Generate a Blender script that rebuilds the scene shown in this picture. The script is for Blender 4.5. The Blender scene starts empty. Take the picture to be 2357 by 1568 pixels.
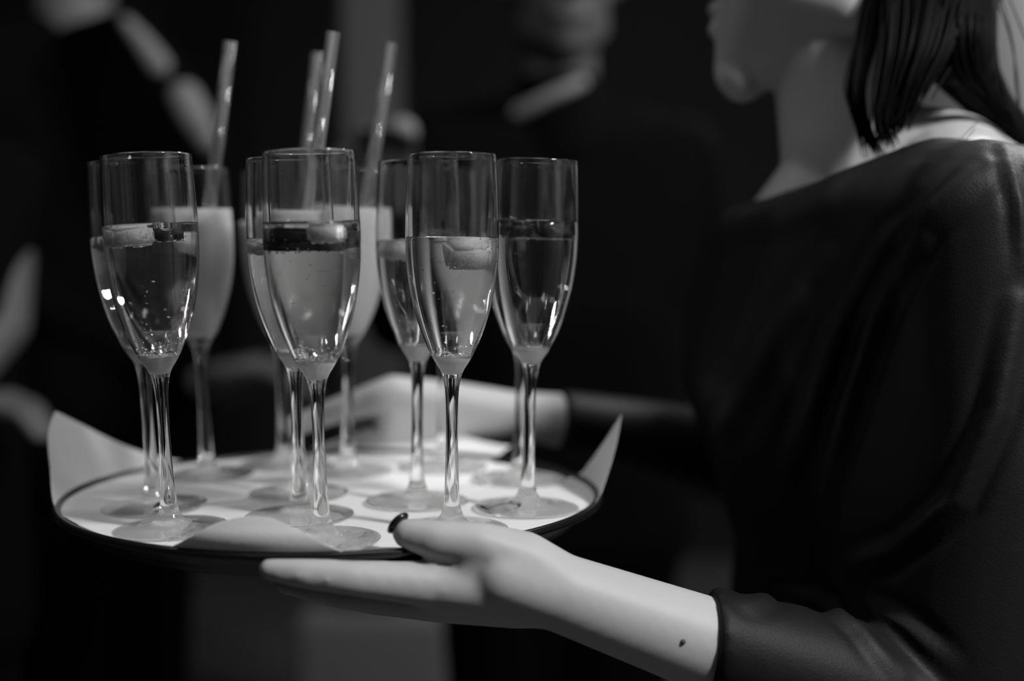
import bpy, bmesh, math, random
from mathutils import Vector, Matrix
from mathutils.bvhtree import BVHTree

random.seed(7)
sc = bpy.context.scene
COL = sc.collection

# ------------------------------------------------------------------ camera
FPX = 3100.0                      # focal length in pixels of the 2357 x 1568 frame
CAM = Vector((0.0, 0.0, 1.241))
PITCH = math.atan(244.0 / FPX)    # horizon lies 244 px above the frame centre
cam_d = bpy.data.cameras.new('camera')
cam = bpy.data.objects.new('camera', cam_d)
COL.objects.link(cam)
cam.location = CAM
cam.rotation_euler = (math.pi / 2 - PITCH, 0, 0)
cam_d.sensor_width = 36.0
cam_d.lens = 36.0 * FPX / 2357.0
cam_d.clip_start = 0.05
cam_d.dof.use_dof = True
cam_d.dof.focus_distance = 0.765
cam_d.dof.aperture_fstop = 2.1
sc.camera = cam

FWD = Vector((0, math.cos(PITCH), -math.sin(PITCH)))
UPV = Vector((0, math.sin(PITCH), math.cos(PITCH)))


def at(px, py, Y):
    """World point at depth Y (metres along +y) seen at a place of the 2357 x 1568 frame."""
    d = FWD + Vector((1, 0, 0)) * ((px - 1178.5) / FPX) - UPV * ((py - 784.0) / FPX)
    return CAM + d * (Y / d.y)


# ------------------------------------------------------------------ world and lamps
w = bpy.data.worlds.new('world')
sc.world = w
w.use_nodes = True
w.node_tree.nodes['Background'].inputs[0].default_value = (1, 1, 1, 1)
w.node_tree.nodes['Background'].inputs[1].default_value = 0.012


def area(name, loc, target, size, power, shape='DISK', size_y=None):
    ld = bpy.data.lights.new(name, 'AREA')
    ld.shape = shape
    ld.size = size
    if size_y:
        ld.size_y = size_y
    ld.energy = power
    o = bpy.data.objects.new(name, ld)
    o.location = loc
    d = Vector(target) - Vector(loc)
    o.rotation_euler = d.to_track_quat('-Z', 'Y').to_euler()
    COL.objects.link(o)
    return o


area('ceiling_lamp_key', (0.98, 0.14, 2.12), (0.0, 0.86, 1.07), 0.20, 24.0)
area('added_fill_side', (1.05, 1.55, 2.30), (0.0, 0.95, 1.07), 0.24, 15.0)  # added lamp without a known source, lifts nape, neck and far hand
area('added_fill_overhead', (-0.10, 0.75, 2.70), (-0.10, 0.75, 1.0), 1.10, 6.5, 'SQUARE')  # made-up soft light over the tray to whiten the flute bulbs
area('added_fill_left', (-1.0, 1.2, 2.6), (-0.5, 2.2, 1.3), 0.25, 1.6)  # added fill that lifts the guests on the left
area('added_fill_far', (0.75, 2.2, 2.6), (0.1, 2.4, 1.3), 0.25, 3.0)  # another added fill, for the guests farther back
area('added_fill_wall_right', (0.85, 2.5, 2.3), (1.2, 3.0, 1.5), 0.25, 12.0)  # invented source that brightens the pale right wall
area('added_fill_behind', (-0.9, -0.6, 2.5), (-0.2, 0.8, 1.1), 0.15, 0.3)  # weak frontal fill added behind the camera

sc.view_settings.view_transform = 'Standard'
sc.view_settings.look = 'None'
sc.view_settings.exposure = 0.0
sc.view_settings.gamma = 1.0
sc.view_settings.use_curve_mapping = False
cy = sc.cycles
cy.max_bounces = 24
cy.transmission_bounces = 24
cy.glossy_bounces = 12
cy.diffuse_bounces = 4
cy.transparent_max_bounces = 24
cy.sample_clamp_indirect = 0.0
cy.blur_glossy = 0.6


# ------------------------------------------------------------------ materials
def mat(name, val, rough=0.6, spec=0.4, noise=0.0, nscale=60.0, bump=0.0, bscale=300.0, **kw):
    m = bpy.data.materials.new(name)
    m.use_nodes = True
    nt = m.node_tree
    b = nt.nodes['Principled BSDF']
    b.inputs['Base Color'].default_value = (val, val, val, 1)
    b.inputs['Roughness'].default_value = rough
    b.inputs['Specular IOR Level'].default_value = spec
    b.inputs['Subsurface Radius'].default_value = (1, 1, 1)
    for k, v in kw.items():
        b.inputs[k.replace('_', ' ')].default_value = v
    if noise or bump:
        tc = nt.nodes.new('ShaderNodeTexCoord')
    if noise:
        n = nt.nodes.new('ShaderNodeTexNoise')
        n.inputs['Scale'].default_value = nscale
        n.inputs['Detail'].default_value = 4
        r = nt.nodes.new('ShaderNodeMapRange')
        r.inputs['To Min'].default_value = val * (1 - noise)
        r.inputs['To Max'].default_value = val * (1 + noise)
        nt.links.new(tc.outputs['Object'], n.inputs['Vector'])
        nt.links.new(n.outputs['Fac'], r.inputs['Value'])
        nt.links.new(r.outputs['Result'], b.inputs['Base Color'])
    if bump:
        n2 = nt.nodes.new('ShaderNodeTexNoise')
        n2.inputs['Scale'].default_value = bscale
        n2.inputs['Detail'].default_value = 3
        bp = nt.nodes.new('ShaderNodeBump')
        bp.inputs['Strength'].default_value = bump
        bp.inputs['Distance'].default_value = 0.001
        nt.links.new(tc.outputs['Object'], n2.inputs['Vector'])
        nt.links.new(n2.outputs['Fac'], bp.inputs['Height'])
        nt.links.new(bp.outputs['Normal'], b.inputs['Normal'])
    return m


def glass_mat(name, ior, val=1.0, rough=0.0):
    m = bpy.data.materials.new(name)
    m.use_nodes = True
    nt = m.node_tree
    nt.nodes.remove(nt.nodes['Principled BSDF'])
    g = nt.nodes.new('ShaderNodeBsdfGlass')
    g.inputs['Color'].default_value = (val, val, val, 1)
    g.inputs['Roughness'].default_value = rough
    g.inputs['IOR'].default_value = ior
    nt.links.new(g.outputs[0], nt.nodes['Material Output'].inputs['Surface'])
    return m


M_GLASS = glass_mat('clear_glass', 1.46, 0.985)
M_WINE = glass_mat('sparkling_wine', 1.335, 0.96)
M_BUBBLE = glass_mat('gas_bubble', 0.752, 1.0)
M_STRAW = glass_mat('clear_straw', 1.40, 0.95, 0.05)
_nt = M_STRAW.node_tree
_g = [n_ for n_ in _nt.nodes if n_.type == 'BSDF_GLASS'][0]
_t = _nt.nodes.new('ShaderNodeBsdfTranslucent')
_t.inputs['Color'].default_value = (0.6, 0.6, 0.6, 1)
_d = _nt.nodes.new('ShaderNodeBsdfDiffuse')
_d.inputs['Color'].default_value = (0.6, 0.6, 0.6, 1)
_m0 = _nt.nodes.new('ShaderNodeMixShader')
_nt.links.new(_t.outputs[0], _m0.inputs[1])
_nt.links.new(_d.outputs[0], _m0.inputs[2])
_m1 = _nt.nodes.new('ShaderNodeMixShader')
_m1.inputs[0].default_value = 0.06
_nt.links.new(_g.outputs[0], _m1.inputs[1])
_nt.links.new(_m0.outputs[0], _m1.inputs[2])
_nt.links.new(_m1.outputs[0], _nt.nodes['Material Output'].inputs['Surface'])


def cloudy_mat():
    m = bpy.data.materials.new('cloudy_cocktail')
    m.use_nodes = True
    nt = m.node_tree
    b = nt.nodes['Principled BSDF']
    b.inputs['Base Color'].default_value = (0.62, 0.62, 0.62, 1)
    b.inputs['Roughness'].default_value = 0.15
    b.inputs['Subsurface Weight'].default_value = 0.6
    b.inputs['Subsurface Radius'].default_value = (1, 1, 1)
    b.inputs['Subsurface Scale'].default_value = 0.02
    b.inputs['IOR'].default_value = 1.33
    return m


M_CLOUDY = cloudy_mat()
M_LIGHT_CORE = bpy.data.materials.new('bulb_light_white')  # white that stands in for bright refracted light in the bulbs
M_LIGHT_CORE.use_nodes = True
_nt = M_LIGHT_CORE.node_tree
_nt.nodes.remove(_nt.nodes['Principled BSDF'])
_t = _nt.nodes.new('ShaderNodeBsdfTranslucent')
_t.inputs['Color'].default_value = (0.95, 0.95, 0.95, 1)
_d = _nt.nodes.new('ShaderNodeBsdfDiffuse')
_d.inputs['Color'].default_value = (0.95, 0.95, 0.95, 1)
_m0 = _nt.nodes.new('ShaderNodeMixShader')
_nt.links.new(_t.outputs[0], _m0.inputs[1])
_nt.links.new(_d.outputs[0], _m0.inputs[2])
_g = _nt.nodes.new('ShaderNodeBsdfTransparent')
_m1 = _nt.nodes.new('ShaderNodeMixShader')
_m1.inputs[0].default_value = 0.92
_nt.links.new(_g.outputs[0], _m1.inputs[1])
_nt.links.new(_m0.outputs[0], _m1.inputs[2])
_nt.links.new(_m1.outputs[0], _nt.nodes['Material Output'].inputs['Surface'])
M_PAPER = mat('white_paper', 0.88, 0.75, 0.2, noise=0.03, nscale=25, bump=0.15, bscale=400)
_nt = M_PAPER.node_tree
_p = _nt.nodes['Principled BSDF']
_t = _nt.nodes.new('ShaderNodeBsdfTranslucent')
_t.inputs['Color'].default_value = (0.8, 0.8, 0.8, 1)
_m1 = _nt.nodes.new('ShaderNodeMixShader')
_m1.inputs[0].default_value = 0.14
_nt.links.new(_p.outputs[0], _m1.inputs[1])
_nt.links.new(_t.outputs[0], _m1.inputs[2])
_nt.links.new(_m1.outputs[0], _nt.nodes['Material Output'].inputs['Surface'])
M_TRAY = mat('black_lacquer', 0.008, 0.22, 0.5)
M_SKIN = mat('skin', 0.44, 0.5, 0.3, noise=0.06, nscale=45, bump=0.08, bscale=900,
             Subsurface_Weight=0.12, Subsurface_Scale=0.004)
M_SKIN_SHADED = mat('guest_skin_shaded', 0.05, 0.55, 0.3, noise=0.05, nscale=30)  # central guest: skin darkened to carry the shade on his face
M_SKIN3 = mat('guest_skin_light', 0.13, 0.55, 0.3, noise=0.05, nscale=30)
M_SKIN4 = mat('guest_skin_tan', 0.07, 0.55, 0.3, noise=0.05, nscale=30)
M_NAIL = mat('dark_nail_polish', 0.012, 0.15, 0.6)
M_MOLE = mat('mole_skin', 0.06, 0.6, 0.3)
M_BLOUSE = mat('black_blouse', 0.0072, 0.55, 0.2, bump=0.2, bscale=700)
M_TROUSER = mat('black_trousers', 0.006, 0.7, 0.2)
M_HAIR = mat('dark_hair', 0.004, 0.45, 0.08)
M_SUIT = mat('dark_suit', 0.0020, 0.85, 0.03, bump=0.2, bscale=300)
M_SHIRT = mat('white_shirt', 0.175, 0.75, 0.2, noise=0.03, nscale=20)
M_SHOE = mat('black_shoe', 0.01, 0.3, 0.5)
M_FRUIT_PALE = mat('pale_fruit', 0.85, 0.4, 0.4, noise=0.18, nscale=260, bump=0.5, bscale=500,
                   Subsurface_Weight=0.3, Subsurface_Scale=0.004)
M_FRUIT_DARK = mat('dark_berry', 0.035, 0.35, 0.4, noise=0.6, nscale=350, bump=0.7, bscale=500)
M_FLOOR = mat('wood_floor', 0.11, 0.4, 0.3, noise=0.2, nscale=3)
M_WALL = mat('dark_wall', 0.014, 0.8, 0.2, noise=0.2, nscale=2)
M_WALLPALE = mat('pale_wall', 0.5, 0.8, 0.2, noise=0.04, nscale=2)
M_CEIL = mat('dark_ceiling', 0.03, 0.9, 0.1)
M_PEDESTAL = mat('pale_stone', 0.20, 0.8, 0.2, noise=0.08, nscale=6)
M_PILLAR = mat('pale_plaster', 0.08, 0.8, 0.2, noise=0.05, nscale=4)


# ------------------------------------------------------------------ helpers
def link(name, me, m=None, parent=None, smooth=True):
    o = bpy.data.objects.new(name, me)
    COL.objects.link(o)
    if m is not None:
        me.materials.clear()
        me.materials.append(m)
    if smooth:
        me.polygons.foreach_set('use_smooth', [True] * len(me.polygons))
    if parent is not None:
        o.parent = parent
    return o


def tag(o, label, cat, group=None, kind=None):
    o['label'] = label
    o['category'] = cat
    if group:
        o['group'] = group
    if kind:
        o['kind'] = kind
    return o


def empty(name, loc=(0, 0, 0)):
    o = bpy.data.objects.new(name, None)
    o.location = loc
    o.empty_display_size = 0.02
    COL.objects.link(o)
    return o


def catmull(pts, n=4):
    out = []
    P = [Vector(p) for p in pts]
    for i in range(len(P) - 1):
        p0 = P[max(i - 1, 0)]
        p1, p2 = P[i], P[i + 1]
        p3 = P[min(i + 2, len(P) - 1)]
        for k in range(n):
            t = k / n
            out.append(0.5 * ((2 * p1) + (p2 - p0) * t + (2 * p0 - 5 * p1 + 4 * p2 - p3) * t * t
                              + (3 * p1 - p0 - 3 * p2 + p3) * t ** 3))
    out.append(P[-1])
    return out


def lathe(prof, seg=64):
    """Mesh from a profile of (r, z); r == 0 closes to a pole. Profile runs so that normals face out."""
    vs, fs, rings = [], [], []
    for r, z in prof:
        if r <= 1e-7:
            rings.append([len(vs)])
            vs.append((0, 0, z))
        else:
            rings.append(list(range(len(vs), len(vs) + seg)))
            for k in range(seg):
                a = 2 * math.pi * k / seg
                vs.append((r * math.cos(a), r * math.sin(a), z))
    for a, b in zip(rings[:-1], rings[1:]):
        for k in range(seg):
            k2 = (k + 1) % seg
            if len(a) == 1 and len(b) == 1:
                continue
            if len(a) == 1:
                fs.append((a[0], b[k2], b[k]))
            elif len(b) == 1:
                fs.append((a[k], a[k2], b[0]))
            else:
                fs.append((a[k], a[k2], b[k2], b[k]))
    me = bpy.data.meshes.new('lathe')
    me.from_pydata(vs, [], fs)
    me.update()
    return me


_ico = {}


def ico_pts(sub=2):
    if sub not in _ico:
        bm = bmesh.new()
        bmesh.ops.create_icosphere(bm, subdivisions=sub, radius=1.0)
        _ico[sub] = [v.co.copy() for v in bm.verts]
        bm.free()
    return _ico[sub]


def S(p, r, rot=None, fine=0.014):
    """Points of a sphere or ellipsoid (r a number or three radii)."""
    p = Vector(p)
    rr = Vector((r, r, r)) if isinstance(r, (int, float)) else Vector(r)
    out = []
    for c in ico_pts(3 if max(rr) > fine else 2):
        q = Vector((c.x * rr.x, c.y * rr.y, c.z * rr.z))
        if rot is not None:
            q = rot @ q
        out.append(p + q)
    return out


def ring_pts(c, axis, r, n=20, squash=1.0, ref=Vector((0, 1, 0))):
    axis = Vector(axis).normalized()
    u = axis.cross(ref).normalized()
    v = axis.cross(u).normalized()
    return [Vector(c) + u * (r * math.cos(2 * math.pi * k / n)) + v * (r * squash * math.sin(2 * math.pi * k / n))
            for k in range(n)]


def add_hull(bm, pts):
    vs = [bm.verts.new(p) for p in pts]
    g = bmesh.ops.convex_hull(bm, input=vs)
    junk = [e for e in set(g['geom_interior'] + g['geom_unused']) if isinstance(e, bmesh.types.BMVert)]
    if junk:
        bmesh.ops.delete(bm, geom=junk, context='VERTS')


def chain(bm, nodes):
    """nodes: list of (point, radius); hull between neighbours."""
    for a, b in zip(nodes[:-1], nodes[1:]):
        add_hull(bm, S(*a) + S(*b))


def remesh(bm, voxel, smooth=6, fac=0.5):
    me = bpy.data.meshes.new('tmp')
    bm.to_mesh(me)
    bm.free()
    o = bpy.data.objects.new('tmp', me)
    COL.objects.link(o)
    r = o.modifiers.new('r', 'REMESH')
    r.mode = 'VOXEL'
    r.voxel_size = voxel
    r.adaptivity = 0.0
    s = o.modifiers.new('s', 'SMOOTH')
    s.factor = fac
    s.iterations = smooth
    dg = bpy.context.evaluated_depsgraph_get()
    out = bpy.data.meshes.new_from_object(o.evaluated_get(dg), depsgraph=dg)
    bpy.data.objects.remove(o)
    bpy.data.meshes.remove(me)
    return out


def tube(bm, pts, radii, seg=6):
    rings = []
    n = len(pts)
    P = [Vector(p) for p in pts]
    ref = Vector((0.31, 0.87, 0.12)).normalized()
    for i in range(n):
        d = (P[min(i + 1, n - 1)] - P[max(i - 1, 0)]).normalized()
        u = d.cross(ref).normalized()
        v = d.cross(u).normalized()
        rings.append([bm.verts.new(P[i] + (u * math.cos(2 * math.pi * k / seg) + v * math.sin(2 * math.pi * k / seg)) * radii[i])
                      for k in range(seg)])
    for a, b in zip(rings[:-1], rings[1:]):
        for k in range(seg):
            bm.faces.new((a[k], b[k], b[(k + 1) % seg], a[(k + 1) % seg]))
    bm.faces.new(rings[0])
    bm.faces.new(list(reversed(rings[-1])))


def bm_mesh(bm):
    bmesh.ops.recalc_face_normals(bm, faces=bm.faces)
    me = bpy.data.meshes.new('m')
    bm.to_mesh(me)
    bm.free()
    return me


def box_mesh(x0, x1, y0, y1, z0, z1):
    bm = bmesh.new()
    bmesh.ops.create_cube(bm, size=1.0)
    for v in bm.verts:
        v.co = Vector((x0 if v.co.x < 0 else x1, y0 if v.co.y < 0 else y1, z0 if v.co.z < 0 else z1))
    return bm_mesh(bm)


def structure(name, me, m, label=None):
    o = link(name, me, m, smooth=False)
    o['kind'] = 'structure'
    if label:
        o['label'] = label
    return o


# ------------------------------------------------------------------ room
structure('floor', box_mesh(-3.2, 1.3, -1.6, 5.2, -0.1, 0.0), M_FLOOR, 'dark wooden floor of the dim function room')
structure('ceiling', box_mesh(-3.2, 1.3, -1.6, 5.2, 2.75, 2.85), M_CEIL, 'dark ceiling above the guests')
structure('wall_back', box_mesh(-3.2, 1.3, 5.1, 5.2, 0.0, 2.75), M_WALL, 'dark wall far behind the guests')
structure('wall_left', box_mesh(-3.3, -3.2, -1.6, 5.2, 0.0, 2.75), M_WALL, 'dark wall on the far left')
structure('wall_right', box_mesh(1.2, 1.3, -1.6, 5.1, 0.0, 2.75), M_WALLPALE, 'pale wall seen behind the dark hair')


def bevel_box(x0, x1, y0, y1, z0, z1, w_):
    bm = bmesh.new()
    bmesh.ops.create_cube(bm, size=1.0)
    for v in bm.verts:
        v.co = Vector((x0 if v.co.x < 0 else x1, y0 if v.co.y < 0 else y1, z0 if v.co.z < 0 else z1))
    bmesh.ops.bevel(bm, geom=list(bm.edges), offset=w_, segments=2, affect='EDGES')
    return bm_mesh(bm)


pil = empty('pillar', (-0.327, 3.2, 0))
pil['kind'] = 'structure'
pil['label'] = 'pale square pillar behind the glasses'
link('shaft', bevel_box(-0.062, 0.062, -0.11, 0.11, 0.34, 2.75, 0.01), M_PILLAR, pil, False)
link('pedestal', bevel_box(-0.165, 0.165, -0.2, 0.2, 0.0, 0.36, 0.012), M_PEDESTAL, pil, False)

# ------------------------------------------------------------------ tray
TRAY = Vector((-0.116, 0.868, 1.07))
tray = empty('serving_tray', TRAY)
tag(tray, 'round black lacquered serving tray carried in two hands', 'tray')
prof = [(0, -0.0145), (0.150, -0.0145), (0.156, -0.0125), (0.166, -0.003), (0.171, 0.0015), (0.1715, 0.0025),
        (0.1690, 0.0020), (0.1665, -0.0005), (0, -0.0005)]
link('tray_body', lathe(prof, 128), M_TRAY, tray)
prof = [(0.1720 + 0.0030 * math.cos(a), 0.0022 + 0.0026 * math.sin(a)) for a in [2 * math.pi * k / 14 for k in range(15)]]
link('rim', lathe(prof, 128), M_TRAY, tray)

# ------------------------------------------------------------------ paper liner (square sheet, corners standing up over the rim)
cL, cR, cN, cF = Vector((-0.240, 0.045)), Vector((0.248, 0.020)), Vector((-0.014, -0.250)), Vector((0.045, 0.228))
RF = 0.1635


def paper_point(u, v):
    # u runs left->near / far->right , v runs left->far
    p = cL * (1 - u) * (1 - v) + cN * u * (1 - v) + cF * (1 - u) * v + cR * u * v
    r = p.length
    if r < 1e-6:
        return Vector((0, 0, 0.0006))
    th = p.angle_signed(Vector((1, 0)))
    d = p / r
    wob = 0.0004 * (math.sin(p.x * 60 + 1) * math.sin(p.y * 47))
    if r <= RF:
        return Vector((p.x, p.y, 0.0007 + wob))
    s = r - RF
    # the near corner is rounded over, so it stands lower than the others
    kl = max(0.0, d.dot(cL.normalized())) ** 8
    s = s * (1 - kl) + kl * 0.085 * math.tanh(s / 0.085)
    th2 = math.atan2(d.y, d.x)
    dn = abs(th2 - math.radians(-98)) / 0.46
    if d.y < -0.5:
        s = 0.036 * math.tanh(s / 0.036) * 0.86 * (0.5 + 0.5 * math.cos(math.pi * min(1.0, dn))) ** 0.8 + 0.0008
    dr = (th2 - math.radians(5)) / (0.30 if th2 > math.radians(5) else 0.36)
    if d.x > 0.6:
        s = min(s, 0.060 * max(0.0, 1 - abs(dr)) + 0.0010)
    # lean of each corner
    def wt(c):
        return max(0.0, d.dot(c.normalized())) ** 8
    ws = [wt(cL), wt(cR), wt(cN), wt(cF)]
    al = [math.radians(64), math.radians(72), math.radians(107), math.radians(13)]
    a = sum(x * y for x, y in zip(ws, al)) / max(sum(ws), 1e-6)
    rho = 0.012
    if s < rho * a:
        out, up = rho * math.sin(s / rho), rho * (1 - math.cos(s / rho))
    else:
        out = rho * math.sin(a) + (s - rho * a) * math.cos(a)
        up = rho * (1 - math.cos(a)) + (s - rho * a) * math.sin(a)
    # gentle curl of the free corners
    if ws[0] > 0.2:
        out += 0.0012 * math.sin(p.y * 70) * min(1.0, s / 0.03)
    q = d * (RF + out)
    return Vector((q.x, q.y, 0.0007 + up))


n = 170
vs, fs = [], []
for i in range(n + 1):
    for j in range(n + 1):
        vs.append(paper_point(i / n, j / n))
for i in range(n):
    for j in range(n):
        a = i * (n + 1) + j
        fs.append((a, a + 1, a + n + 2, a + n + 1))
me = bpy.data.meshes.new('paper')
me.from_pydata(vs, [], fs)
me.update()
paper = link('paper_liner', me, M_PAPER)
paper.location = TRAY
sol = paper.modifiers.new('thick', 'SOLIDIFY')
sol.thickness = 0.0002
sol.offset = 0.0
tag(paper, 'white square paper liner on the tray with its corners standing up', 'paper')

# ------------------------------------------------------------------ champagne flutes
OUT = [(0.0052, 0.0893), (0.0068, 0.0935), (0.0100, 0.0985), (0.0140, 0.1060), (0.0187, 0.1180), (0.0224, 0.1310),
       (0.0248, 0.1440), (0.0262, 0.1570), (0.0266, 0.1700), (0.0263, 0.1850), (0.0258, 0.2000), (0.0251, 0.2152)]
INN = [(0.0, 0.1008), (0.0040, 0.1010), (0.0085, 0.1026), (0.0120, 0.1066), (0.0172, 0.1188), (0.0210, 0.1315),
       (0.0235, 0.1443), (0.0250, 0.1570), (0.0255, 0.1700), (0.0253, 0.1850), (0.0249, 0.2000), (0.0243, 0.2152)]
STEM = [(0.0072, 0.0085), (0.0052, 0.0140), (0.0042, 0.0250), (0.0037, 0.0400), (0.0034, 0.0560), (0.0035, 0.0720),
        (0.0040, 0.0820), (0.0052, 0.0893)]
FOOT = [(0.0, 0.0), (0.0150, 0.0), (0.0270, 0.0), (0.0310, 0.0007), (0.0325, 0.0016), (0.0320, 0.0023),
        (0.0270, 0.0026), (0.0180, 0.0033), (0.0110, 0.0050), (0.0072, 0.0085)]


def prof3(pts, k=4):
    return [(max(0.0, p.x), p.y) for p in catmull([(a, b, 0) for a, b in pts], k)]


outp, innp = prof3(OUT, 5), prof3(INN, 5)
lip = [(0.0249, 0.2158), (0.0247, 0.2160), (0.0245, 0.2158)]
ME_BOWL = lathe(outp + lip + list(reversed(innp)), 96)
ME_STEM = lathe(prof3(STEM, 5), 48)
ME_FOOT = lathe(prof3(FOOT, 4), 80)
for m_ in (ME_BOWL, ME_STEM, ME_FOOT):
    m_.materials.append(M_GLASS)
    m_.polygons.foreach_set('use_smooth', [True] * len(m_.polygons))


def inner_r(z):
    for (r0, z0), (r1, z1) in zip(innp[:-1], innp[1:]):
        if z0 <= z <= z1 and z1 > z0:
            return r0 + (r1 - r0) * (z - z0) / (z1 - z0)
    return innp[-1][0]


ME_LIGHT_CORE = lathe([(0.0, 0.0915), (0.0034, 0.0920), (0.0056, 0.0948), (0.0078, 0.0984), (0.0092, 0.1008), (0.0086, 0.1012), (0.0060, 0.0996), (0.0030, 0.0988), (0.0, 0.0986)], 48)  # core added inside the clear bulb, its white imitates refracted light
ME_LIGHT_CORE.materials.append(M_LIGHT_CORE)
ME_LIGHT_CORE.polygons.foreach_set('use_smooth', [True] * len(ME_LIGHT_CORE.polygons))


def drink_mesh(level, over=0.00035):
    p = []
    for r, z in innp:
        if z >= level:
            break
        p.append((0.0 if r == 0 else r + over, z - over * 0.8))
    R = inner_r(level) + over
    p += [(R, level + 0.0003), (R - 0.0005, level + 0.0008), (R - 0.0011, level + 0.0003), (R - 0.0022, level),
          (R - 0.005, level - 0.0002), (0.0, level - 0.0002)]
    return lathe(p, 96)


def bubbles_mesh(level, spec, seed):
    rnd = random.Random(seed)
    bm = bmesh.new()
    for (kind, cnt) in spec:
        for _ in range(cnt):
            if kind == 'bottom':
                z = 0.1030 + rnd.random() ** 2 * 0.008
                rr = inner_r(z) - 0.0012
                a = rnd.random() * 6.283
                k = math.sqrt(rnd.random())
                q = Vector((rr * k * math.cos(a), rr * k * math.sin(a), z))
                r = rnd.uniform(0.0004, 0.0009)
            elif kind == 'wall':
                z = rnd.uniform(0.108, level - 0.004)
                rr = inner_r(z) - 0.0009
                a = rnd.random() * 6.283
                q = Vector((rr * math.cos(a), rr * math.sin(a), z))
                r = rnd.uniform(0.0003, 0.0006)
            elif kind == 'top':
                z = level - rnd.uniform(0.0004, 0.0012)
                rr = inner_r(z) - 0.001
                a = rnd.random() * 6.283
                q = Vector((rr * math.cos(a), rr * math.sin(a), z))
                r = rnd.uniform(0.0003, 0.0006)
            elif kind == 'column':
                z = rnd.uniform(0.108, level - 0.01)
                q = Vector((-0.004 + 0.003 * rnd.uniform(-1, 1), 0.003 * rnd.uniform(-1, 1), z))
                r = rnd.uniform(0.0003, 0.0006)
            bmesh.ops.create_icosphere(bm, subdivisions=2, radius=r, matrix=Matrix.Translation(q))
    return bm_mesh(bm)


FG = 'champagne flutes on the tray'
# name: foot px, rim px x, level, drink, bubbles, label
FL = [
    ('A', 392, 1229, 336, 0.1760, 'wine', [('bottom', 50), ('wall', 40), ('top', 12), ('column', 10)],
     'sharp clear flute by the standing left paper corner, big bubble on its wine'),
    ('B', 355, 1176, 298, 0.1697, 'wine', [('wall', 10)],
     'clear flute mostly hidden behind the leftmost sharp flute'),
    ('C', 478, 1102, 439, 0.1870, 'cloudy', None,
     'leftmost flute of cloudy cocktail, a clear straw leaning right in it'),
    ('D', 742, 1257, 711, 0.1770, 'wine', [('bottom', 120), ('wall', 30), ('top', 14), ('column', 8)],
     'tallest-looking front flute behind the folded paper corner, dark berry floating in its wine'),
    ('E', 690, 1199, 665, 0.1680, 'wine', [('wall', 10)],
     'clear flute peeking out just left of the tallest front flute'),
    ('M', 655, 1076, 632, 0.1800, 'cloudy', None,
     'blurred far flute of cloudy cocktail with the shorter of two neighbouring straws'),
    ('P', 688, 1146, 672, 0.1840, 'cloudy', None,
     'flute of cloudy cocktail right behind the tallest front flute, holding the tallest straw'),
    ('N', 800, 1091, 806, 0.1880, 'cloudy', None,
     'blurred flute of cloudy cocktail at the middle of the tray, its straw before the pillar'),
    ('R', 960, 1165, 963, 0.1660, 'wine', [('wall', 10)],
     'clear flute half hidden on the left of the flute behind the thumb'),
    ('G', 1040, 1231, 1041, 0.1685, 'wine', [('bottom', 34), ('wall', 24), ('top', 12)],
     'sharp clear flute standing behind the thumb, pale wedge floating under its wine'),
    ('Q', 1020, 1082, 1022, 0.1690, 'wine', None,
     'blurred clear flute farthest back before the far hand'),
    ('K', 1213, 1180, 1235, 0.1785, 'wine', [('wall', 10)],
     'rightmost clear flute with a dark band of berry at its wine line'),
    ('H', 1195, 1112, 1208, 0.1690, 'wine', None,
     'clear flute hidden behind the rightmost flute, its foot near the right paper corner'),
]
flutes = {}
for key, fx, fy, rx, level, kind, bub, label in FL:
    zf = TRAY.z + 0.0004
    Y = FPX * (CAM.z - zf) / (fy - 540.0)
    base = at(fx, fy, Y)
    base.z = zf
    # lean so that the rim lands over its seen place
    ry = 540 - FPX * (zf + 0.216 - CAM.z) / Y
    top = at(rx, ry, Y)
    lean = math.atan2(top.x - base.x, 0.216)
    f = empty('champagne_flute', base)
    f.rotation_euler = (0, lean, random.uniform(0, 6.28))
    f.rotation_mode = 'QUATERNION'
    f.rotation_quaternion = Matrix.Rotation(lean, 3, 'Y').to_quaternion()
    tag(f, label, 'champagne flute', FG)
    for nm, m_ in (('bowl', ME_BOWL), ('stem', ME_STEM), ('foot', ME_FOOT), ('bulb_light_core', ME_LIGHT_CORE)):
        if nm == 'bulb_light_core' and kind != 'wine':
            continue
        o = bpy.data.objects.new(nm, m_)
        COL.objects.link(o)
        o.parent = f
    d = link('drink', drink_mesh(level), M_WINE if kind == 'wine' else M_CLOUDY, f)
    d['label'] = 'clear sparkling wine' if kind == 'wine' else 'pale cloudy cocktail'
    if bub:
        b = link('bubbles', bubbles_mesh(level, bub, ord(key)), M_BUBBLE, d)
        b['kind'] = 'stuff'
    flutes[key] = (f, base, lean, level)


def in_flute(key, x, y, z):
    f, base, lean, level = flutes[key]
    return base + Matrix.Rotation(lean, 3, 'Y') @ Vector((x, y, z))


# one big gas bubble resting on the wine of the front left flute
bm = bmesh.new()
bmesh.ops.create_uvsphere(bm, u_segments=24, v_segments=14, radius=1.0)
for v in bm.verts:
    v.co = Vector((v.co.x * 0.0034, v.co.y * 0.0034, v.co.z * 0.0026))
ob = link('surface_bubble', bm_mesh(bm), M_BUBBLE, flutes['A'][0])
ob.location = (0.0118, -0.0150, flutes['A'][3] - 0.0012)


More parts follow.
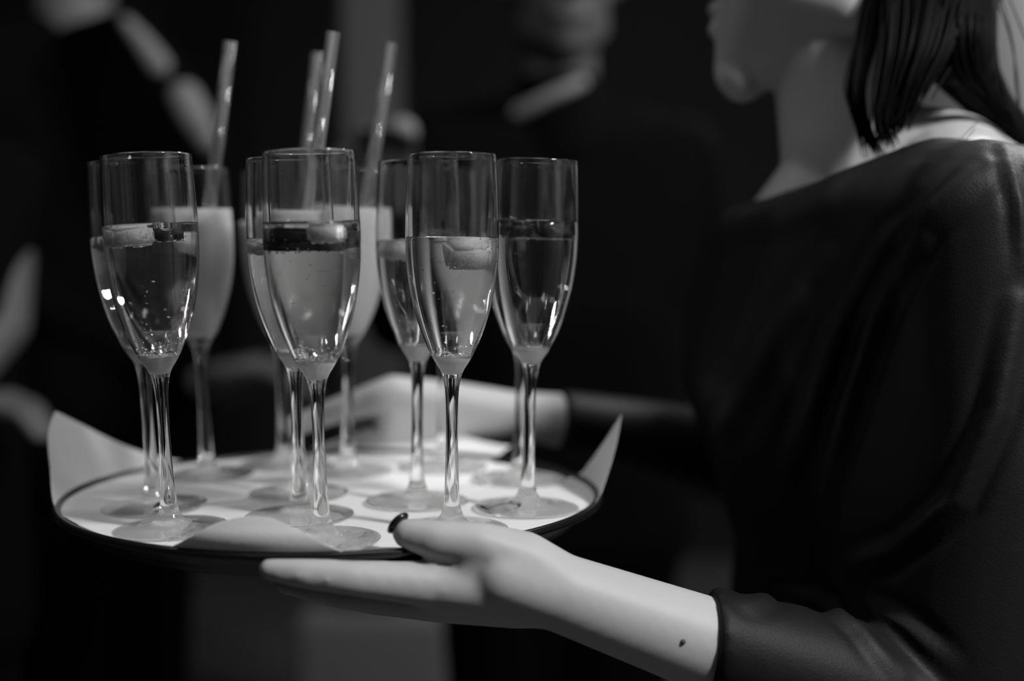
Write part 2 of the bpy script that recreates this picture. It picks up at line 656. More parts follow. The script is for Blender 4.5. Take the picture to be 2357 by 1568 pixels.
# ------------------------------------------------------------------ fruit floating in the glasses
def fruit(key, x, y, size, rotz, tilt, m, label, depth=0.0, seed=1, cat='fruit'):
    f, base, lean, level = flutes[key]
    rnd = random.Random(seed)
    bm = bmesh.new()
    bmesh.ops.create_cube(bm, size=1.0)
    for v in bm.verts:
        v.co += Vector((rnd.uniform(-.1, .1), rnd.uniform(-.1, .1), rnd.uniform(-.12, .12)))
        v.co = Vector((v.co.x * size[0], v.co.y * size[1], v.co.z * size[2]))
    bmesh.ops.bevel(bm, geom=list(bm.edges), offset=min(size) * 0.16, segments=2, affect='EDGES')
    bmesh.ops.subdivide_edges(bm, edges=list(bm.edges), cuts=1, use_grid_fill=True)
    for v in bm.verts:
        v.co += Vector((rnd.uniform(-1, 1), rnd.uniform(-1, 1), rnd.uniform(-1, 1))) * 0.0002
    nm = 'fruit_cube' if m is M_FRUIT_PALE else 'berry_slice'
    o = link(nm, bm_mesh(bm), m)
    o.location = in_flute(key, x, y, level - size[2] * 0.5 - 0.0006 - depth)
    o.rotation_euler = (tilt, lean, rotz)
    tag(o, label, cat, 'pieces of fruit floating in the flutes')
    # gas bubbles clinging to the underside
    bm = bmesh.new()
    for _ in range(70):
        a = rnd.uniform(-.5, .5)
        b_ = rnd.uniform(-.5, .5)
        side = rnd.random()
        if side < 0.55:
            q = Vector((a * size[0], b_ * size[1], -0.5 * size[2]))
        else:
            q = Vector((a * size[0], -0.5 * size[1], b_ * size[2]))
        bmesh.ops.create_icosphere(bm, subdivisions=1, radius=rnd.uniform(0.0003, 0.0007),
                                   matrix=Matrix.Translation(q * 1.03))
    b2 = link('clinging_bubbles', bm_mesh(bm), M_BUBBLE, o)
    b2['kind'] = 'stuff'
    return o


fruit('A', -0.0075, -0.004, (0.019, 0.017, 0.0105), 0.15, 0.05, M_FRUIT_PALE,
      'pale fruit cube floating on the wine beside the big bubble', seed=3)
fruit('A', 0.0075, 0.002, (0.009, 0.010, 0.0085), -0.2, 0.0, M_FRUIT_DARK,
      'small dark berry piece floating in the leftmost sharp flute', seed=4)
fruit('D', -0.0020, 0.004, (0.036, 0.024, 0.0125), 0.03, 0.06, M_FRUIT_DARK,
      'wide dark berry slice floating in the tallest front flute', depth=0.002, seed=5)
fruit('D', 0.0095, -0.0150, (0.018, 0.010, 0.0090), -0.05, -0.05, M_FRUIT_PALE,
      'pale fruit cube floating right of the wide dark berry slice', depth=0.001, seed=6)
fruit('G', 0.0075, -0.001, (0.022, 0.020, 0.0130), 0.25, 0.25, M_FRUIT_PALE,
      'pale fruit wedge floating in the flute behind the thumb', depth=0.0012, seed=8)
fruit('K', -0.0085, 0.0, (0.013, 0.022, 0.0085), 0.1, 0.0, M_FRUIT_DARK,
      'dark berry slice on the left in the rightmost flute', depth=0.0008, seed=9)
fruit('K', 0.0085, 0.0, (0.016, 0.022, 0.0085), 0.1, 0.0, M_FRUIT_DARK,
      'dark berry slice on the right in the rightmost flute', depth=0.0008, seed=10)
fruit('R', -0.0085, 0.0, (0.017, 0.020, 0.0095), 0.1, 0.1, M_FRUIT_PALE,
      'pale fruit wedge in the half hidden flute left of the thumb flute', depth=0.0, seed=11)
fruit('B', -0.0080, 0.0, (0.017, 0.020, 0.0080), 0.1, 0.1, M_FRUIT_PALE,
      'pale fruit cube in the flute behind the leftmost sharp flute', depth=0.0, seed=12)
fruit('E', -0.0070, 0.0, (0.020, 0.020, 0.0080), 0.1, 0.1, M_FRUIT_PALE,
      'pale fruit cube in the flute left of the tallest front flute', depth=0.0, seed=13)


# ------------------------------------------------------------------ straws
def straw(key, top_px, top_py, mid_px, mid_py, label, r=0.0044):
    f, base, lean, level = flutes[key]
    Y = base.y
    t = at(top_px, top_py, Y)
    m_ = at(mid_px, mid_py, Y)
    d = (m_ - t).normalized()
    # go down until the inside of the bowl bottom
    k = (base.z + 0.119 - t.z) / d.z
    b = t + d * k
    L = (t - b).length
    ri = r - 0.0007
    me = lathe([(ri, 0), (r, 0), (r, L), (ri, L), (ri, 0)], 28)
    o = link('drinking_straw', me, M_STRAW)
    o.location = b
    o.rotation_mode = 'QUATERNION'
    o.rotation_quaternion = (t - b).to_track_quat('Z', 'X')
    tag(o, label, 'straw', 'clear drinking straws')
    return o


straw('C', 530, 96, 487, 440, 'leftmost clear straw in the left cloudy cocktail')
straw('M', 731, 122, 700, 400, 'shorter of the two clear straws side by side, on the left')
straw('P', 767, 74, 726, 380, 'tallest clear straw rising behind the tallest front flute')
straw('N', 900, 100, 848, 440, 'clear straw with one bright glint before the pale pillar')

# ------------------------------------------------------------------ waitress
SN = Vector((0.285, 0.822, 1.243))
SF = Vector((0.290, 1.150, 1.250))
EN = at(2190, 1685, 0.79)
CUFN = at(1628, 1484, 0.745)
WRN = at(1290, 1364, 0.722)
EF = Vector((0.250, 1.180, 1.030))
CUFF_F = at(1284, 968, 1.085)
WRF = at(1190, 955, 1.083)

bm = bmesh.new()
# torso under the blouse
add_hull(bm, S((0.26, 0.93, 1.15), 0.085) + S((0.26, 1.04, 1.15), 0.085) + S((0.28, 0.94, 0.98), 0.075) + S((0.28, 1.03, 0.98), 0.075))
add_hull(bm, S(SN, 0.045) + S(SF, 0.045) + S((0.265, 0.985, 1.235), 0.055))
# neck and trapezius
add_hull(bm, S((0.250, 0.985, 1.285), 0.053) + S((0.238, 0.990, 1.375), 0.050))
add_hull(bm, S((0.305, 0.955, 1.283), 0.046) + S((0.250, 0.985, 1.290), 0.050) + S((0.350, 0.975, 1.266), 0.040))
add_hull(bm, S((0.305, 0.955, 1.283), 0.044) + S((0.290, 0.87, 1.256), 0.038))
add_hull(bm, S((0.195, 0.965, 1.252), 0.020) + S((0.195, 1.01, 1.252), 0.020) + S((0.235, 0.985, 1.27), 0.045))
# head, turned a little away from the lens
HC = Vector((0.262, 0.99, 0))
HR = Matrix.Rotation(math.radians(-14), 3, 'Z')


def hp(x, y, z):
    return HC + HR @ (Vector((x, y, z)) - Vector((0.262, 0.99, 0)))


add_hull(bm, S(hp(0.262, 0.99, 1.478), (0.096, 0.076, 0.092)))
add_hull(bm, S(hp(0.200, 0.965, 1.475), 0.045) + S(hp(0.200, 1.015, 1.475), 0.045) + S(hp(0.195, 0.962, 1.42), 0.032)
         + S(hp(0.195, 1.018, 1.42), 0.032) + S(hp(0.245, 0.945, 1.40), 0.024) + S(hp(0.245, 1.035, 1.40), 0.024)
         + S(hp(0.168, 0.990, 1.362), 0.021))
add_hull(bm, S(hp(0.168, 0.981, 1.357), 0.0175) + S(hp(0.168, 0.999, 1.357), 0.0175) + S(hp(0.163, 0.99, 1.365), 0.016))   # chin
add_hull(bm, S(hp(0.172, 0.975, 1.400), 0.012) + S(hp(0.172, 1.005, 1.400), 0.012) + S(hp(0.158, 0.99, 1.402), 0.010))
chain(bm, [(hp(0.157, 0.979, 1.3925), 0.0055), (hp(0.149, 0.99, 1.3925), 0.0075), (hp(0.157, 1.001, 1.3925), 0.0055)])     # lower lip
chain(bm, [(hp(0.157, 0.977, 1.4065), 0.005), (hp(0.148, 0.99, 1.4080), 0.0068), (hp(0.157, 1.003, 1.4065), 0.005)])       # upper lip
chain(bm, [(hp(0.160, 0.99, 1.470), 0.010), (hp(0.140, 0.99, 1.432), 0.010)])                                              # nose
chain(bm, [(hp(0.152, 0.979, 1.427), 0.007), (hp(0.152, 1.001, 1.427), 0.007)])
for sy in (-1, 1):
    chain(bm, [(hp(0.172, 0.99 + 0.018 * sy, 1.481), 0.007), (hp(0.182, 0.99 + 0.045 * sy, 1.480), 0.007)])                # brows
    add_hull(bm, S(hp(0.172, 0.99 + 0.031 * sy, 1.462), 0.0115))                                                           # eyes
    add_hull(bm, S(hp(0.262, 0.99 + 0.074 * sy, 1.445), (0.014, 0.006, 0.028)))                                            # ears
# near arm
chain(bm, [(SN, 0.045), (EN, 0.038), (CUFN, 0.0270), (WRN, 0.0215)])
# near hand: palm up under the tray, thumb over the rim
I0, I1, I2, I3 = at(985, 1345, 0.706), at(800, 1330, 0.694), at(695, 1320, 0.692), at(618, 1311, 0.693)
D0, D1, D2, D3 = at(985, 1376, 0.725), at(815, 1366, 0.724), at(720, 1352, 0.728), at(655, 1342, 0.733)
R0, R1, R2, R3 = at(1000, 1385, 0.748), at(850, 1378, 0.755), at(760, 1366, 0.762), at(700, 1358, 0.768)
L0, L1, L2, L3 = at(1035, 1388, 0.768), at(920, 1376, 0.780), at(850, 1362, 0.786), at(800, 1352, 0.792)
T0, T1, T2, T3 = at(1205, 1292, 0.716), at(1100, 1252, 0.708), at(1005, 1242, 0.706), at(938, 1229, 0.709)
for q, rr in (((I0, I1, I2, I3), (0.0125, 0.0096, 0.0083, 0.0062)), ((D0, D1, D2, D3), (0.0125, 0.0098, 0.0085, 0.0066)),
              ((R0, R1, R2, R3), (0.012, 0.0092, 0.008, 0.0064)), ((L0, L1, L2, L3), (0.011, 0.008, 0.007, 0.0056))):
    chain(bm, list(zip(q, rr)))
chain(bm, [(T0, 0.0165), (T1, 0.0122), (T2, 0.0106), (T3, 0.0088)])
PALM = S(at(1200, 1385, 0.735), 0.0150) + S(at(1180, 1392, 0.765), 0.0130)
add_hull(bm, S(WRN, 0.0205) + S(I0, 0.0120) + S(D0, 0.012) + S(at(1130, 1340, 0.716), 0.016))
add_hull(bm, S(WRN, 0.0190) + S(D0, 0.0120) + S(R0, 0.012) + S(L0, 0.0105) + PALM)
add_hull(bm, S(WRN, 0.0212) + S(T0, 0.0165) + S(at(1150, 1325, 0.710), 0.0170))
add_hull(bm, S(T0, 0.0150) + S(T1, 0.0105) + S(at(1060, 1335, 0.710), 0.0110) + S(at(1130, 1340, 0.716), 0.015))
# far arm and hand, same grip on the far rim
chain(bm, [(SF, 0.045), (EF, 0.037), (CUFF_F, 0.0220), (WRF, 0.0190)])
fC, fM, fI, fT = at(1060, 935, 1.078), at(905, 905, 1.062), at(765, 948, 1.040), at(668, 985, 1.030)
chain(bm, [(WRF, 0.0185), (fC, 0.0190), (fM, 0.0145), (fI, 0.0105), (fT, 0.0085)])
gI = [at(890, 1010, 1.062), at(770, 1040, 1.066), at(700, 1062, 1.062), at(640, 1075, 1.056)]
gM = [at(900, 1030, 1.082), at(780, 1065, 1.080), at(700, 1085, 1.070), at(650, 1095, 1.060)]
gR = [at(920, 1045, 1.098), at(800, 1080, 1.095), at(730, 1098, 1.085), at(680, 1104, 1.072)]
gL = [at(950, 1050, 1.110), at(850, 1085, 1.110), at(790, 1098, 1.100), at(750, 1104, 1.090)]
for g, rr in ((gI, (0.0125, 0.0092, 0.0080, 0.0064)), (gM, (0.0125, 0.0094, 0.0082, 0.0066)),
              (gR, (0.012, 0.009, 0.008, 0.0064)), (gL, (0.0105, 0.008, 0.007, 0.0056))):
    chain(bm, list(zip(g, rr)))
add_hull(bm, S(WRF, 0.0180) + S(gI[0], 0.0125) + S(gM[0], 0.0125) + S(fC, 0.0180) + S(fM, 0.0120))
add_hull(bm, S(WRF, 0.0170) + S(gM[0], 0.0120) + S(gR[0], 0.012) + S(gL[0], 0.0105))
body = link('person', remesh(bm, 0.0022, 12), M_SKIN)
tag(body, 'dark haired person in a black blouse carrying the tray with both hands', 'person')

# nails
def nail(p, nrm, along, size, parent):
    bm = bmesh.new()
    bmesh.ops.create_uvsphere(bm, u_segments=16, v_segments=10, radius=1.0)
    nrm, along = Vector(nrm).normalized(), Vector(along).normalized()
    side = nrm.cross(along).normalized()
    along = side.cross(nrm).normalized()
    R = Matrix((along, side, nrm)).transposed()
    for v in bm.verts:
        v.co = Vector(p) + R @ Vector((v.co.x * size[0], v.co.y * size[1], v.co.z * size[2]))
    return link('nail', bm_mesh(bm), M_NAIL, parent)


td = (T3 - T2).normalized()
nail(T3 + td * 0.0050 + Vector((-0.0005, 0.002, 0.0045)), td * 0.75 + Vector((0, 0.30, 0.55)), td + Vector((0, 0, -0.9)), (0.0075, 0.0062, 0.0028), body)
fd = (fT - fI).normalized()
nail(fT + fd * 0.004 + Vector((0, 0, 0.0055)), fd * 0.5 + Vector((0, 0, 0.9)), fd, (0.006, 0.005, 0.002), body)
idr = (I3 - I2).normalized()
mo = link('mole', box_mesh(-0.0013, 0.0013, -0.0006, 0.0006, -0.0013, 0.0013), M_MOLE, body)
_bb = BVHTree.FromPolygons([v.co.copy() for v in body.data.vertices], [tuple(p.vertices) for p in body.data.polygons])
mp = _bb.ray_cast(CAM, (at(1572, 1478, 1.0) - CAM).normalized())[0]
bm = bmesh.new()
bmesh.ops.create_icosphere(bm, subdivisions=2, radius=0.0016)
old = mo.data
mo.data = bm_mesh(bm)
mo.data.materials.append(M_MOLE)
bpy.data.meshes.remove(old)
mo.location = mp

for sy in (-1, 1):
    bm = bmesh.new()
    add_hull(bm, S(hp(0.1655, 0.99 + 0.031 * sy, 1.4625), (0.0062, 0.0095, 0.0055)))
    link('eye', bm_mesh(bm), M_NAIL, body)
# blouse
bm = bmesh.new()
add_hull(bm, S(SN, 0.056) + S(SF, 0.056) + S((0.275, 0.985, 1.215), 0.062))
add_hull(bm, S((0.255, 0.92, 1.165), 0.100) + S((0.255, 1.05, 1.165), 0.100) + S((0.275, 0.935, 1.0), 0.098) + S((0.275, 1.04, 1.0), 0.098))
add_hull(bm, S((0.200, 0.925, 1.14), 0.068) + S((0.200, 1.045, 1.14), 0.068) + S((0.27, 0.985, 1.2), 0.075))
add_hull(bm, S((0.275, 0.935, 1.0), 0.100) + S((0.275, 1.04, 1.0), 0.100) + S((0.28, 0.925, 0.84), 0.115) + S((0.28, 1.05, 0.84), 0.115))
chain(bm, [((0.272, 0.862, 1.262), 0.041), ((0.225, 0.882, 1.252), 0.033), ((0.196, 0.91, 1.238), 0.031), ((0.178, 0.955, 1.232), 0.030), ((0.18, 1.02, 1.235), 0.030)])
chain(bm, [((0.272, 0.862, 1.262), 0.041), ((0.33, 0.89, 1.258), 0.042), ((0.375, 0.95, 1.235), 0.045), ((0.375, 1.03, 1.235), 0.045)])
add_hull(bm, S((0.225, 0.882, 1.252), 0.031) + S((0.196, 0.91, 1.238), 0.030) + S((0.178, 0.955, 1.232), 0.029) + S((0.18, 1.02, 1.235), 0.029)
         + S((0.200, 0.925, 1.14), 0.068) + S((0.200, 1.045, 1.14), 0.068) + S((0.27, 0.985, 1.19), 0.075) + S((0.25, 0.94, 1.02), 0.085))
add_hull(bm, S(SN, 0.052) + S((0.225, 0.882, 1.252), 0.031) + S((0.255, 0.92, 1.165), 0.095) + S((0.33, 0.89, 1.258), 0.040))
# sleeves
mid = SN.lerp(EN, 0.5) + Vector((0.012, -0.006, 0))
chain(bm, [(SN, 0.056), (mid, 0.054), (EN, 0.056)])
add_hull(bm, S(SN.lerp(EN, 0.15), 0.050) + S(SN.lerp(EN, 0.85), 0.046) + S((0.272, 0.93, 1.16), 0.09) + S((0.275, 0.93, 1.02), 0.09))
cax = Vector((-0.98, -0.05, 0.10))
add_hull(bm, S(EN, 0.054) + ring_pts(CUFN, cax, 0.0325, 24) + ring_pts(CUFN - cax * 0.004, cax, 0.0330, 24))
mf = SF.lerp(EF, 0.5)
chain(bm, [(SF, 0.056), (mf, 0.052), (EF, 0.050)])
fax = (CUFF_F - EF).normalized()
add_hull(bm, S(EF, 0.050) + ring_pts(CUFF_F, Vector((-0.95, -0.25, 0.1)), 0.0255, 24))
bl = link('blouse', remesh(bm, 0.003, 14), M_BLOUSE, body)
# folds running from the shoulder down the chest and sleeve: ridges pulled up along lines on the cloth
from mathutils.bvhtree import BVHTree
_me = bl.data
_bv = BVHTree.FromPolygons([v.co.copy() for v in _me.vertices], [tuple(p.vertices) for p in _me.polygons])
FOLDS = []
for pts, wid, hgt in (([(2265, 375), (2130, 520), (2020, 720), (1950, 950), (1900, 1150), (1890, 1320)], 0.0075, 0.0065),
                      ([(2210, 400), (2040, 560), (1930, 760), (1850, 980), (1790, 1150)], 0.0070, 0.0045),
                      ([(1900, 600), (1760, 800), (1680, 960), (1600, 1080)], 0.009, 0.0035),
                      ([(2340, 700), (2290, 950), (2200, 1150), (2060, 1270), (1940, 1310)], 0.0065, 0.0065),
                      ([(1720, 1385), (1800, 1368), (1880, 1385), (1980, 1450), (2080, 1560)], 0.0065, 0.005),
                      ([(2000, 1400), (2090, 1450), (2190, 1540)], 0.0060, 0.005),
                      ([(2310, 335), (2345, 470), (2356, 620)], 0.004, 0.003)):
    line = []
    for a_, b_ in zip(pts[:-1], pts[1:]):
        for t in range(12):
            q = (a_[0] + (b_[0] - a_[0]) * t / 12, a_[1] + (b_[1] - a_[1]) * t / 12)
            h = _bv.ray_cast(CAM, (at(q[0], q[1], 1.0) - CAM).normalized())
            if h[0] is not None and h[0].y < 1.05:
                line.append(h[0])
    if len(line) > 2:
        FOLDS.append((line, wid, hgt))
from mathutils.kdtree import KDTree
for line, wid, hgt in FOLDS:
    kd = KDTree(len(line))
    for k, p in enumerate(line):
        kd.insert(p, k)
    kd.balance()
    nl = len(line)
    moves = []
    for v in _me.vertices:
        co, k, dist = kd.find(v.co)
        if dist < wid * 3:
            env = math.sin(math.pi * min(1.0, (k + 2) / (nl + 2)) * 0.92 + 0.12)
            x = dist / wid
            moves.append((v.index, v.normal * (hgt * env * (math.exp(-x * x) - 0.45 * math.exp(-(x - 1.7) ** 2 * 2)))))
    for k, mv in moves:
        _me.vertices[k].co += mv
_me.update()
bl['label'] = 'loose black blouse with long sleeves'

# trousers and shoes
bm = bmesh.new()
add_hull(bm, S((0.28, 0.93, 0.86), 0.112) + S((0.28, 1.05, 0.86), 0.112) + S((0.28, 0.92, 0.76), 0.10) + S((0.28, 1.06, 0.76), 0.10))
for yy in (0.905, 1.075):
    chain(bm, [((0.28, yy, 0.78), 0.088), ((0.27, yy, 0.45), 0.062), ((0.285, yy, 0.09), 0.045)])
link('trousers', remesh(bm, 0.008, 4), M_TROUSER, body)
for yy in (0.905, 1.075):
    bm = bmesh.new()
    add_hull(bm, S((0.30, yy, 0.034), 0.034) + S((0.24, yy, 0.028), 0.036) + S((0.14, yy, 0.018), 0.018))
    link('shoe', remesh(bm, 0.005, 4), M_SHOE, body)

# hair
bm = bmesh.new()
add_hull(bm, S(hp(0.272, 0.99, 1.500), (0.098, 0.086, 0.088), HR))
add_hull(bm, S(hp(0.238, 0.922, 1.505), 0.020) + S(hp(0.300, 0.918, 1.50), 0.026) + S((0.284, 0.920, 1.40), 0.020) + S((0.303, 0.925, 1.385), 0.024))
add_hull(bm, S(hp(0.238, 1.058, 1.505), 0.020) + S(hp(0.300, 1.062, 1.50), 0.026) + S((0.290, 1.050, 1.40), 0.020) + S((0.303, 1.045, 1.37), 0.022))
add_hull(bm, S(hp(0.325, 0.965, 1.50), 0.042) + S(hp(0.325, 1.015, 1.50), 0.042) + S((0.312, 0.99, 1.385), 0.034))
add_hull(bm, S((0.283, 0.925, 1.44), 0.032) + S((0.300, 0.95, 1.44), 0.034) + S((0.284, 0.920, 1.378), 0.022) + S((0.303, 0.925, 1.366), 0.025))
add_hull(bm, S((0.300, 0.935, 1.42), 0.030) + S((0.303, 0.94, 1.37), 0.027) + S((0.315, 0.945, 1.358), 0.020))
chain(bm, [((0.312, 0.945, 1.358), 0.022), ((0.335, 0.95, 1.331), 0.015), ((0.357, 0.955, 1.311), 0.012), ((0.390, 0.968, 1.290), 0.012), ((0.42, 0.985, 1.22), 0.010)])
hair = link('hair', remesh(bm, 0.004, 5), M_HAIR, body)
hair['label'] = 'dark hair gathered at the back with loose locks'
bm = bmesh.new()
rnd = random.Random(5)


def strand(pts, r, spread):
    off = Vector((rnd.gauss(0, 1), rnd.gauss(0, 0.6), 0)) * spread
    n_ = len(pts)
    pts = list(pts[:-1]) + [pts[-2].lerp(pts[-1], rnd.uniform(0.35, 1.35))]
    P = catmull([Vector(p) + off * (1.0 - 0.55 * k / (n_ - 1)) + Vector((rnd.gauss(0, 1), rnd.gauss(0, 1), rnd.gauss(0, 1))) * 0.0004
                 for k, p in enumerate(pts)], 5)
    nn = len(P)
    tube(bm, P, [r * (0.35 + 0.65 * math.sin(math.pi * (0.12 + 0.8 * k / (nn - 1)))) for k in range(nn)], 5)


for k in range(60):     # loose lock before the neck
    strand([at(2030, -60, .930), at(1995, 90, .915), at(1970, 200, .905), at(1985, 285, .902), at(2010 + rnd.uniform(-20, 20), 345, .902)], 0.0007, 0.0036)
for k in range(110):
    strand([at(2085, -60, .915), at(2070, 100, .895), at(2050, 200, .890), at(2035, 270, .888), at(2042 + rnd.uniform(-16, 12), 325, .888)], 0.0007, 0.0062)
for k in range(120):
    strand([at(2170, -60, .915), at(2140, 90, .894), at(2105, 180, .888), at(2070 + rnd.uniform(-16, 16), 275, .886)], 0.0008, 0.0085)
for k in range(110):
    strand([at(2215, -60, .93), at(2205, 60, .90), at(2225, 170, .905), at(2335, 300, .940)], 0.0008, 0.0068)
link('loose_locks', bm_mesh(bm), M_HAIR, body)['kind'] = 'stuff'
bm = bmesh.new()
for a, b, c, d in (((2285, -20), (2325, 80), (2345, 200), (2350, 310)), ((2300, -20), (2332, 100), (2338, 210), (2362, 320)),
                   ((2290, 60), (2300, 170), (2325, 260), (2366, 340)), ((2320, -20), (2350, 60), (2375, 130), (2390, 200)),
                   ((2295, 130), (2312, 215), (2340, 290), (2368, 345))):
    strand([at(*a, .93), at(*b, .925), at(*c, .925), at(*d, .93)], 0.0006, 0.0004)
for a, b in (((2215, 318), (2260, 275)), ((2222, 320), (2250, 288)), ((2070, 345), (2085, 338))):
    strand([at(*a, .84), at((a[0] + b[0]) / 2, (a[1] + b[1]) / 2 - 3, .86), at(*b, .89)], 0.0003, 0.0002)
link('stray_hairs', bm_mesh(bm), M_HAIR, body)['kind'] = 'stuff'


# ------------------------------------------------------------------ guests in the background
def guest(px, Y, yaw, scale, label, arm_l, arm_r, skin, top, hair_long=False, sleeves=True):
    """Local frame: x to the guest's left as seen from the front (camera side), faces -y, z up."""
    X = at(px, 540, Y).x
    Mx = Matrix.Translation((X, Y, 0)) @ Matrix.Rotation(yaw, 4, 'Z') @ Matrix.Scale(scale, 4)

    def W(p):
        return Mx @ Vector(p)

    s = scale
    bm = bmesh.new()
    add_hull(bm, S(W((0, 0.02, 1.66)), (0.075 * s, 0.095 * s, 0.105 * s), Matrix.Rotation(yaw, 3, 'Z')))
    add_hull(bm, S(W((0, -0.03, 1.64)), 0.06 * s) + S(W((0, -0.06, 1.555)), 0.028 * s) + S(W((0.045, -0.01, 1.58)), 0.025 * s) + S(W((-0.045, -0.01, 1.58)), 0.025 * s))
    chain(bm, [(W((0, -0.085, 1.66)), 0.012 * s), (W((0, -0.105, 1.625)), 0.014 * s)])
    for sx in (-1, 1):
        add_hull(bm, S(W((0.035 * sx, -0.075, 1.66)), 0.013 * s))
        add_hull(bm, S(W((0.078 * sx, 0.02, 1.64)), 0.016 * s))
    chain(bm, [(W((-0.02, -0.085, 1.588)), 0.008 * s), (W((0, -0.09, 1.587)), 0.009 * s), (W((0.02, -0.085, 1.588)), 0.008 * s)])
    chain(bm, [(W((0, 0.02, 1.58)), 0.055 * s), (W((0, 0.015, 1.44)), 0.06 * s)])
    add_hull(bm, S(W((-0.15, 0.01, 1.40)), 0.05 * s) + S(W((0.15, 0.01, 1.40)), 0.05 * s) + S(W((0, 0, 1.0)), 0.10 * s))
    hands = []
    for sx, arm in ((-1, arm_r), (1, arm_l)):
        sh = W((0.185 * sx, 0.01, 1.40))
        el, wr, ha = [p if isinstance(p, Vector) else W(p) for p in arm]
        chain(bm, [(sh, 0.045 * s), (el, 0.036 * s), (wr, 0.025 * s)])
        d = (ha - wr).normalized()
        side = d.cross(Vector((0, 0, 1)))
        side = side.normalized() if side.length > 0.1 else Vector((1, 0, 0))
        knk = wr + d * 0.085 * s
        add_hull(bm, S(wr, 0.024 * s) + S(knk + side * 0.03 * s, 0.013 * s) + S(knk - side * 0.03 * s, 0.013 * s))
        curl = d.cross(side)
        for kf, (o_, ln) in enumerate(((-0.031, 0.055), (-0.011, 0.075), (0.010, 0.082), (0.030, 0.075))):
            b0 = knk + side * o_ * s
            b1 = b0 + (d * 0.8 + curl * 0.45).normalized() * ln * 0.55 * s
            b2 = b1 + (d * 0.4 + curl * 0.8).normalized() * ln * 0.45 * s
            chain(bm, [(b0, 0.011 * s), (b1, 0.009 * s), (b2, 0.0075 * s)])
        t0 = wr + d * 0.03 * s + side * 0.03 * s
        t1 = t0 + (d * 0.7 + side * 0.7).normalized() * 0.04 * s
        t2 = t1 + (d * 0.95 + side * 0.1).normalized() * 0.03 * s
        chain(bm, [(t0, 0.014 * s), (t1, 0.011 * s), (t2, 0.009 * s)])
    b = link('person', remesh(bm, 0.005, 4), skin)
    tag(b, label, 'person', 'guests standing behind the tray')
    # jacket
    bm = bmesh.new()
    add_hull(bm, S(W((-0.18, 0.01, 1.40)), 0.062 * s) + S(W((0.18, 0.01, 1.40)), 0.062 * s) + S(W((-0.07, 0, 1.15)), 0.12 * s) + S(W((0.07, 0, 1.15)), 0.12 * s))
    add_hull(bm, S(W((-0.07, 0, 1.15)), 0.122 * s) + S(W((0.07, 0, 1.15)), 0.122 * s) + S(W((-0.08, 0, 0.85)), 0.125 * s) + S(W((0.08, 0, 0.85)), 0.125 * s))
    add_hull(bm, S(W((-0.16, 0.02, 1.41)), 0.055 * s) + S(W((0.16, 0.02, 1.41)), 0.055 * s) + S(W((0, 0.045, 1.455)), 0.05 * s))
    for sx, arm in ((-1, arm_r), (1, arm_l)):
        el, wr, ha = [p if isinstance(p, Vector) else W(p) for p in arm]
        if sleeves:
            chain(bm, [(W((0.185 * sx, 0.01, 1.40)), 0.062 * s), (el, 0.052 * s), (el.lerp(wr, 0.93), 0.040 * s)])
    link('jacket', remesh(bm, 0.008, 4), top, b)
    # trousers, shoes, hair
    bm = bmesh.new()
    for sx in (-1, 1):
        chain(bm, [(W((0.085 * sx, 0, 0.86)), 0.105 * s), (W((0.09 * sx, 0, 0.48)), 0.075 * s), (W((0.09 * sx, 0.01, 0.10)), 0.062 * s)])
    link('trousers', remesh(bm, 0.010, 3), M_SUIT, b)
    for sx in (-1, 1):
        bm = bmesh.new()
        add_hull(bm, S(W((0.09 * sx, 0.04, 0.045)), 0.042 * s) + S(W((0.09 * sx, -0.06, 0.035)), 0.034 * s) + S(W((0.095 * sx, -0.15, 0.026)), 0.024 * s))
        link('shoe', remesh(bm, 0.008, 3), M_SHOE, b)
    bm = bmesh.new()
    add_hull(bm, S(W((0, 0.035, 1.69)), (0.083 * s, 0.095 * s, 0.09 * s), Matrix.Rotation(yaw, 3, 'Z')))
    if hair_long:
        add_hull(bm, S(W((-0.05, 0.06, 1.62)), 0.05 * s) + S(W((0.05, 0.06, 1.62)), 0.05 * s) + S(W((0, 0.09, 1.42)), 0.05 * s))
    link('hair', remesh(bm, 0.008, 3), M_HAIR, b)
    return b, W


# central guest in a dark suit
ARM_DOWN_L = ((0.25, 0.03, 1.12), (0.24, -0.04, 0.88), (0.24, -0.06, 0.80))
ARM_DOWN_R = ((-0.25, 0.03, 1.12), (-0.24, -0.04, 0.88), (-0.24, -0.06, 0.80))
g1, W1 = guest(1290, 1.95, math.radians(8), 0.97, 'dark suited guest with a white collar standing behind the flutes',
               ((0.24, 0.06, 1.13), (0.14, 0.12, 0.92), (0.06, 0.14, 0.88)), ((-0.24, -0.05, 1.16), (-0.27, -0.20, 1.30), (-0.27, -0.23, 1.38)), M_SKIN_SHADED, M_SUIT)
bm = bmesh.new()
chain(bm, [(at(898, 345, 1.71), 0.026), (at(925, 305, 1.70), 0.020)])
link('shirt_cuff', remesh(bm, 0.004, 3), M_SHIRT, g1)
bm = bmesh.new()
chain(bm, [(W1((0, 0.01, 1.40)), 0.075), (W1((0, 0.015, 1.475)), 0.066)])
rn = link('rollneck', remesh(bm, 0.005, 3), M_SUIT, g1)


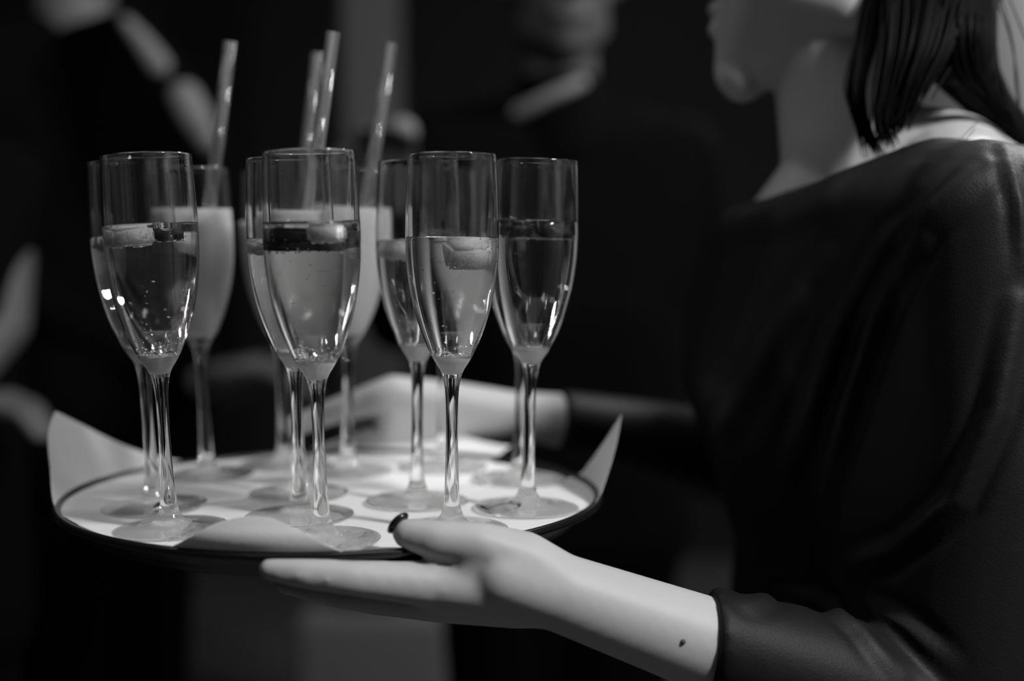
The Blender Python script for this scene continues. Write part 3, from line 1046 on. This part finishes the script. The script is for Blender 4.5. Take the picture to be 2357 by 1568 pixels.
def on_cloth(objs, px, py, Y):
    best = None
    d = (at(px, py, Y) - CAM).normalized()
    for o_ in objs:
        bv = BVHTree.FromPolygons([v.co.copy() for v in o_.data.vertices], [tuple(p.vertices) for p in o_.data.polygons])
        h = bv.ray_cast(CAM, d)
        if h[0] is not None and (best is None or h[3] < best[1]):
            best = (h[0], h[3])
        if best is None:
            h = bv.find_nearest(at(px, py, Y))
            best = (h[0], 99)
    return best[0]


objs = [rn] + [c_ for c_ in g1.children if c_.name.startswith('jacket')]
bm = bmesh.new()
chain(bm, [(on_cloth(objs, px, py, 1.88), r) for px, py, r in ((1338, 190, 0.010), (1300, 208, 0.010), (1265, 222, 0.010), (1228, 242, 0.011), (1192, 260, 0.012))])
link('shirt_collar', remesh(bm, 0.003, 3), M_SHIRT, g1)

# guest on the left, turned to the right, white shirt front in a dark jacket
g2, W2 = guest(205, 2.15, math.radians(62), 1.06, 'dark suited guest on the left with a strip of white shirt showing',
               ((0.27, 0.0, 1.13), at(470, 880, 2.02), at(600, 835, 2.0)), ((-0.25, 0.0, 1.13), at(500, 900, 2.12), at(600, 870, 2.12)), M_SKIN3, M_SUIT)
bm = bmesh.new()
add_hull(bm, S(at(300, 70, 1.99), 0.035) + S(at(450, 285, 1.99), 0.045) + S(W2((0, 0.0, 1.40)), 0.09) + S(at(470, 520, 2.02), 0.06) + S(W2((0, 0, 1.1)), 0.11))
fr = link('jacket_front', remesh(bm, 0.006, 4), M_SUIT, g2)
for line in (((290, 50, 0.010), (330, 100, 0.015), (365, 150, 0.018)), ((425, 225, 0.024), (450, 275, 0.024), (475, 325, 0.017))):
    bm = bmesh.new()
    chain(bm, [(on_cloth([fr], px, py, 1.96), r) for px, py, r in line])
    link('shirt_front', remesh(bm, 0.004, 3), M_SHIRT, g2)

# guest at the left edge, one bare arm
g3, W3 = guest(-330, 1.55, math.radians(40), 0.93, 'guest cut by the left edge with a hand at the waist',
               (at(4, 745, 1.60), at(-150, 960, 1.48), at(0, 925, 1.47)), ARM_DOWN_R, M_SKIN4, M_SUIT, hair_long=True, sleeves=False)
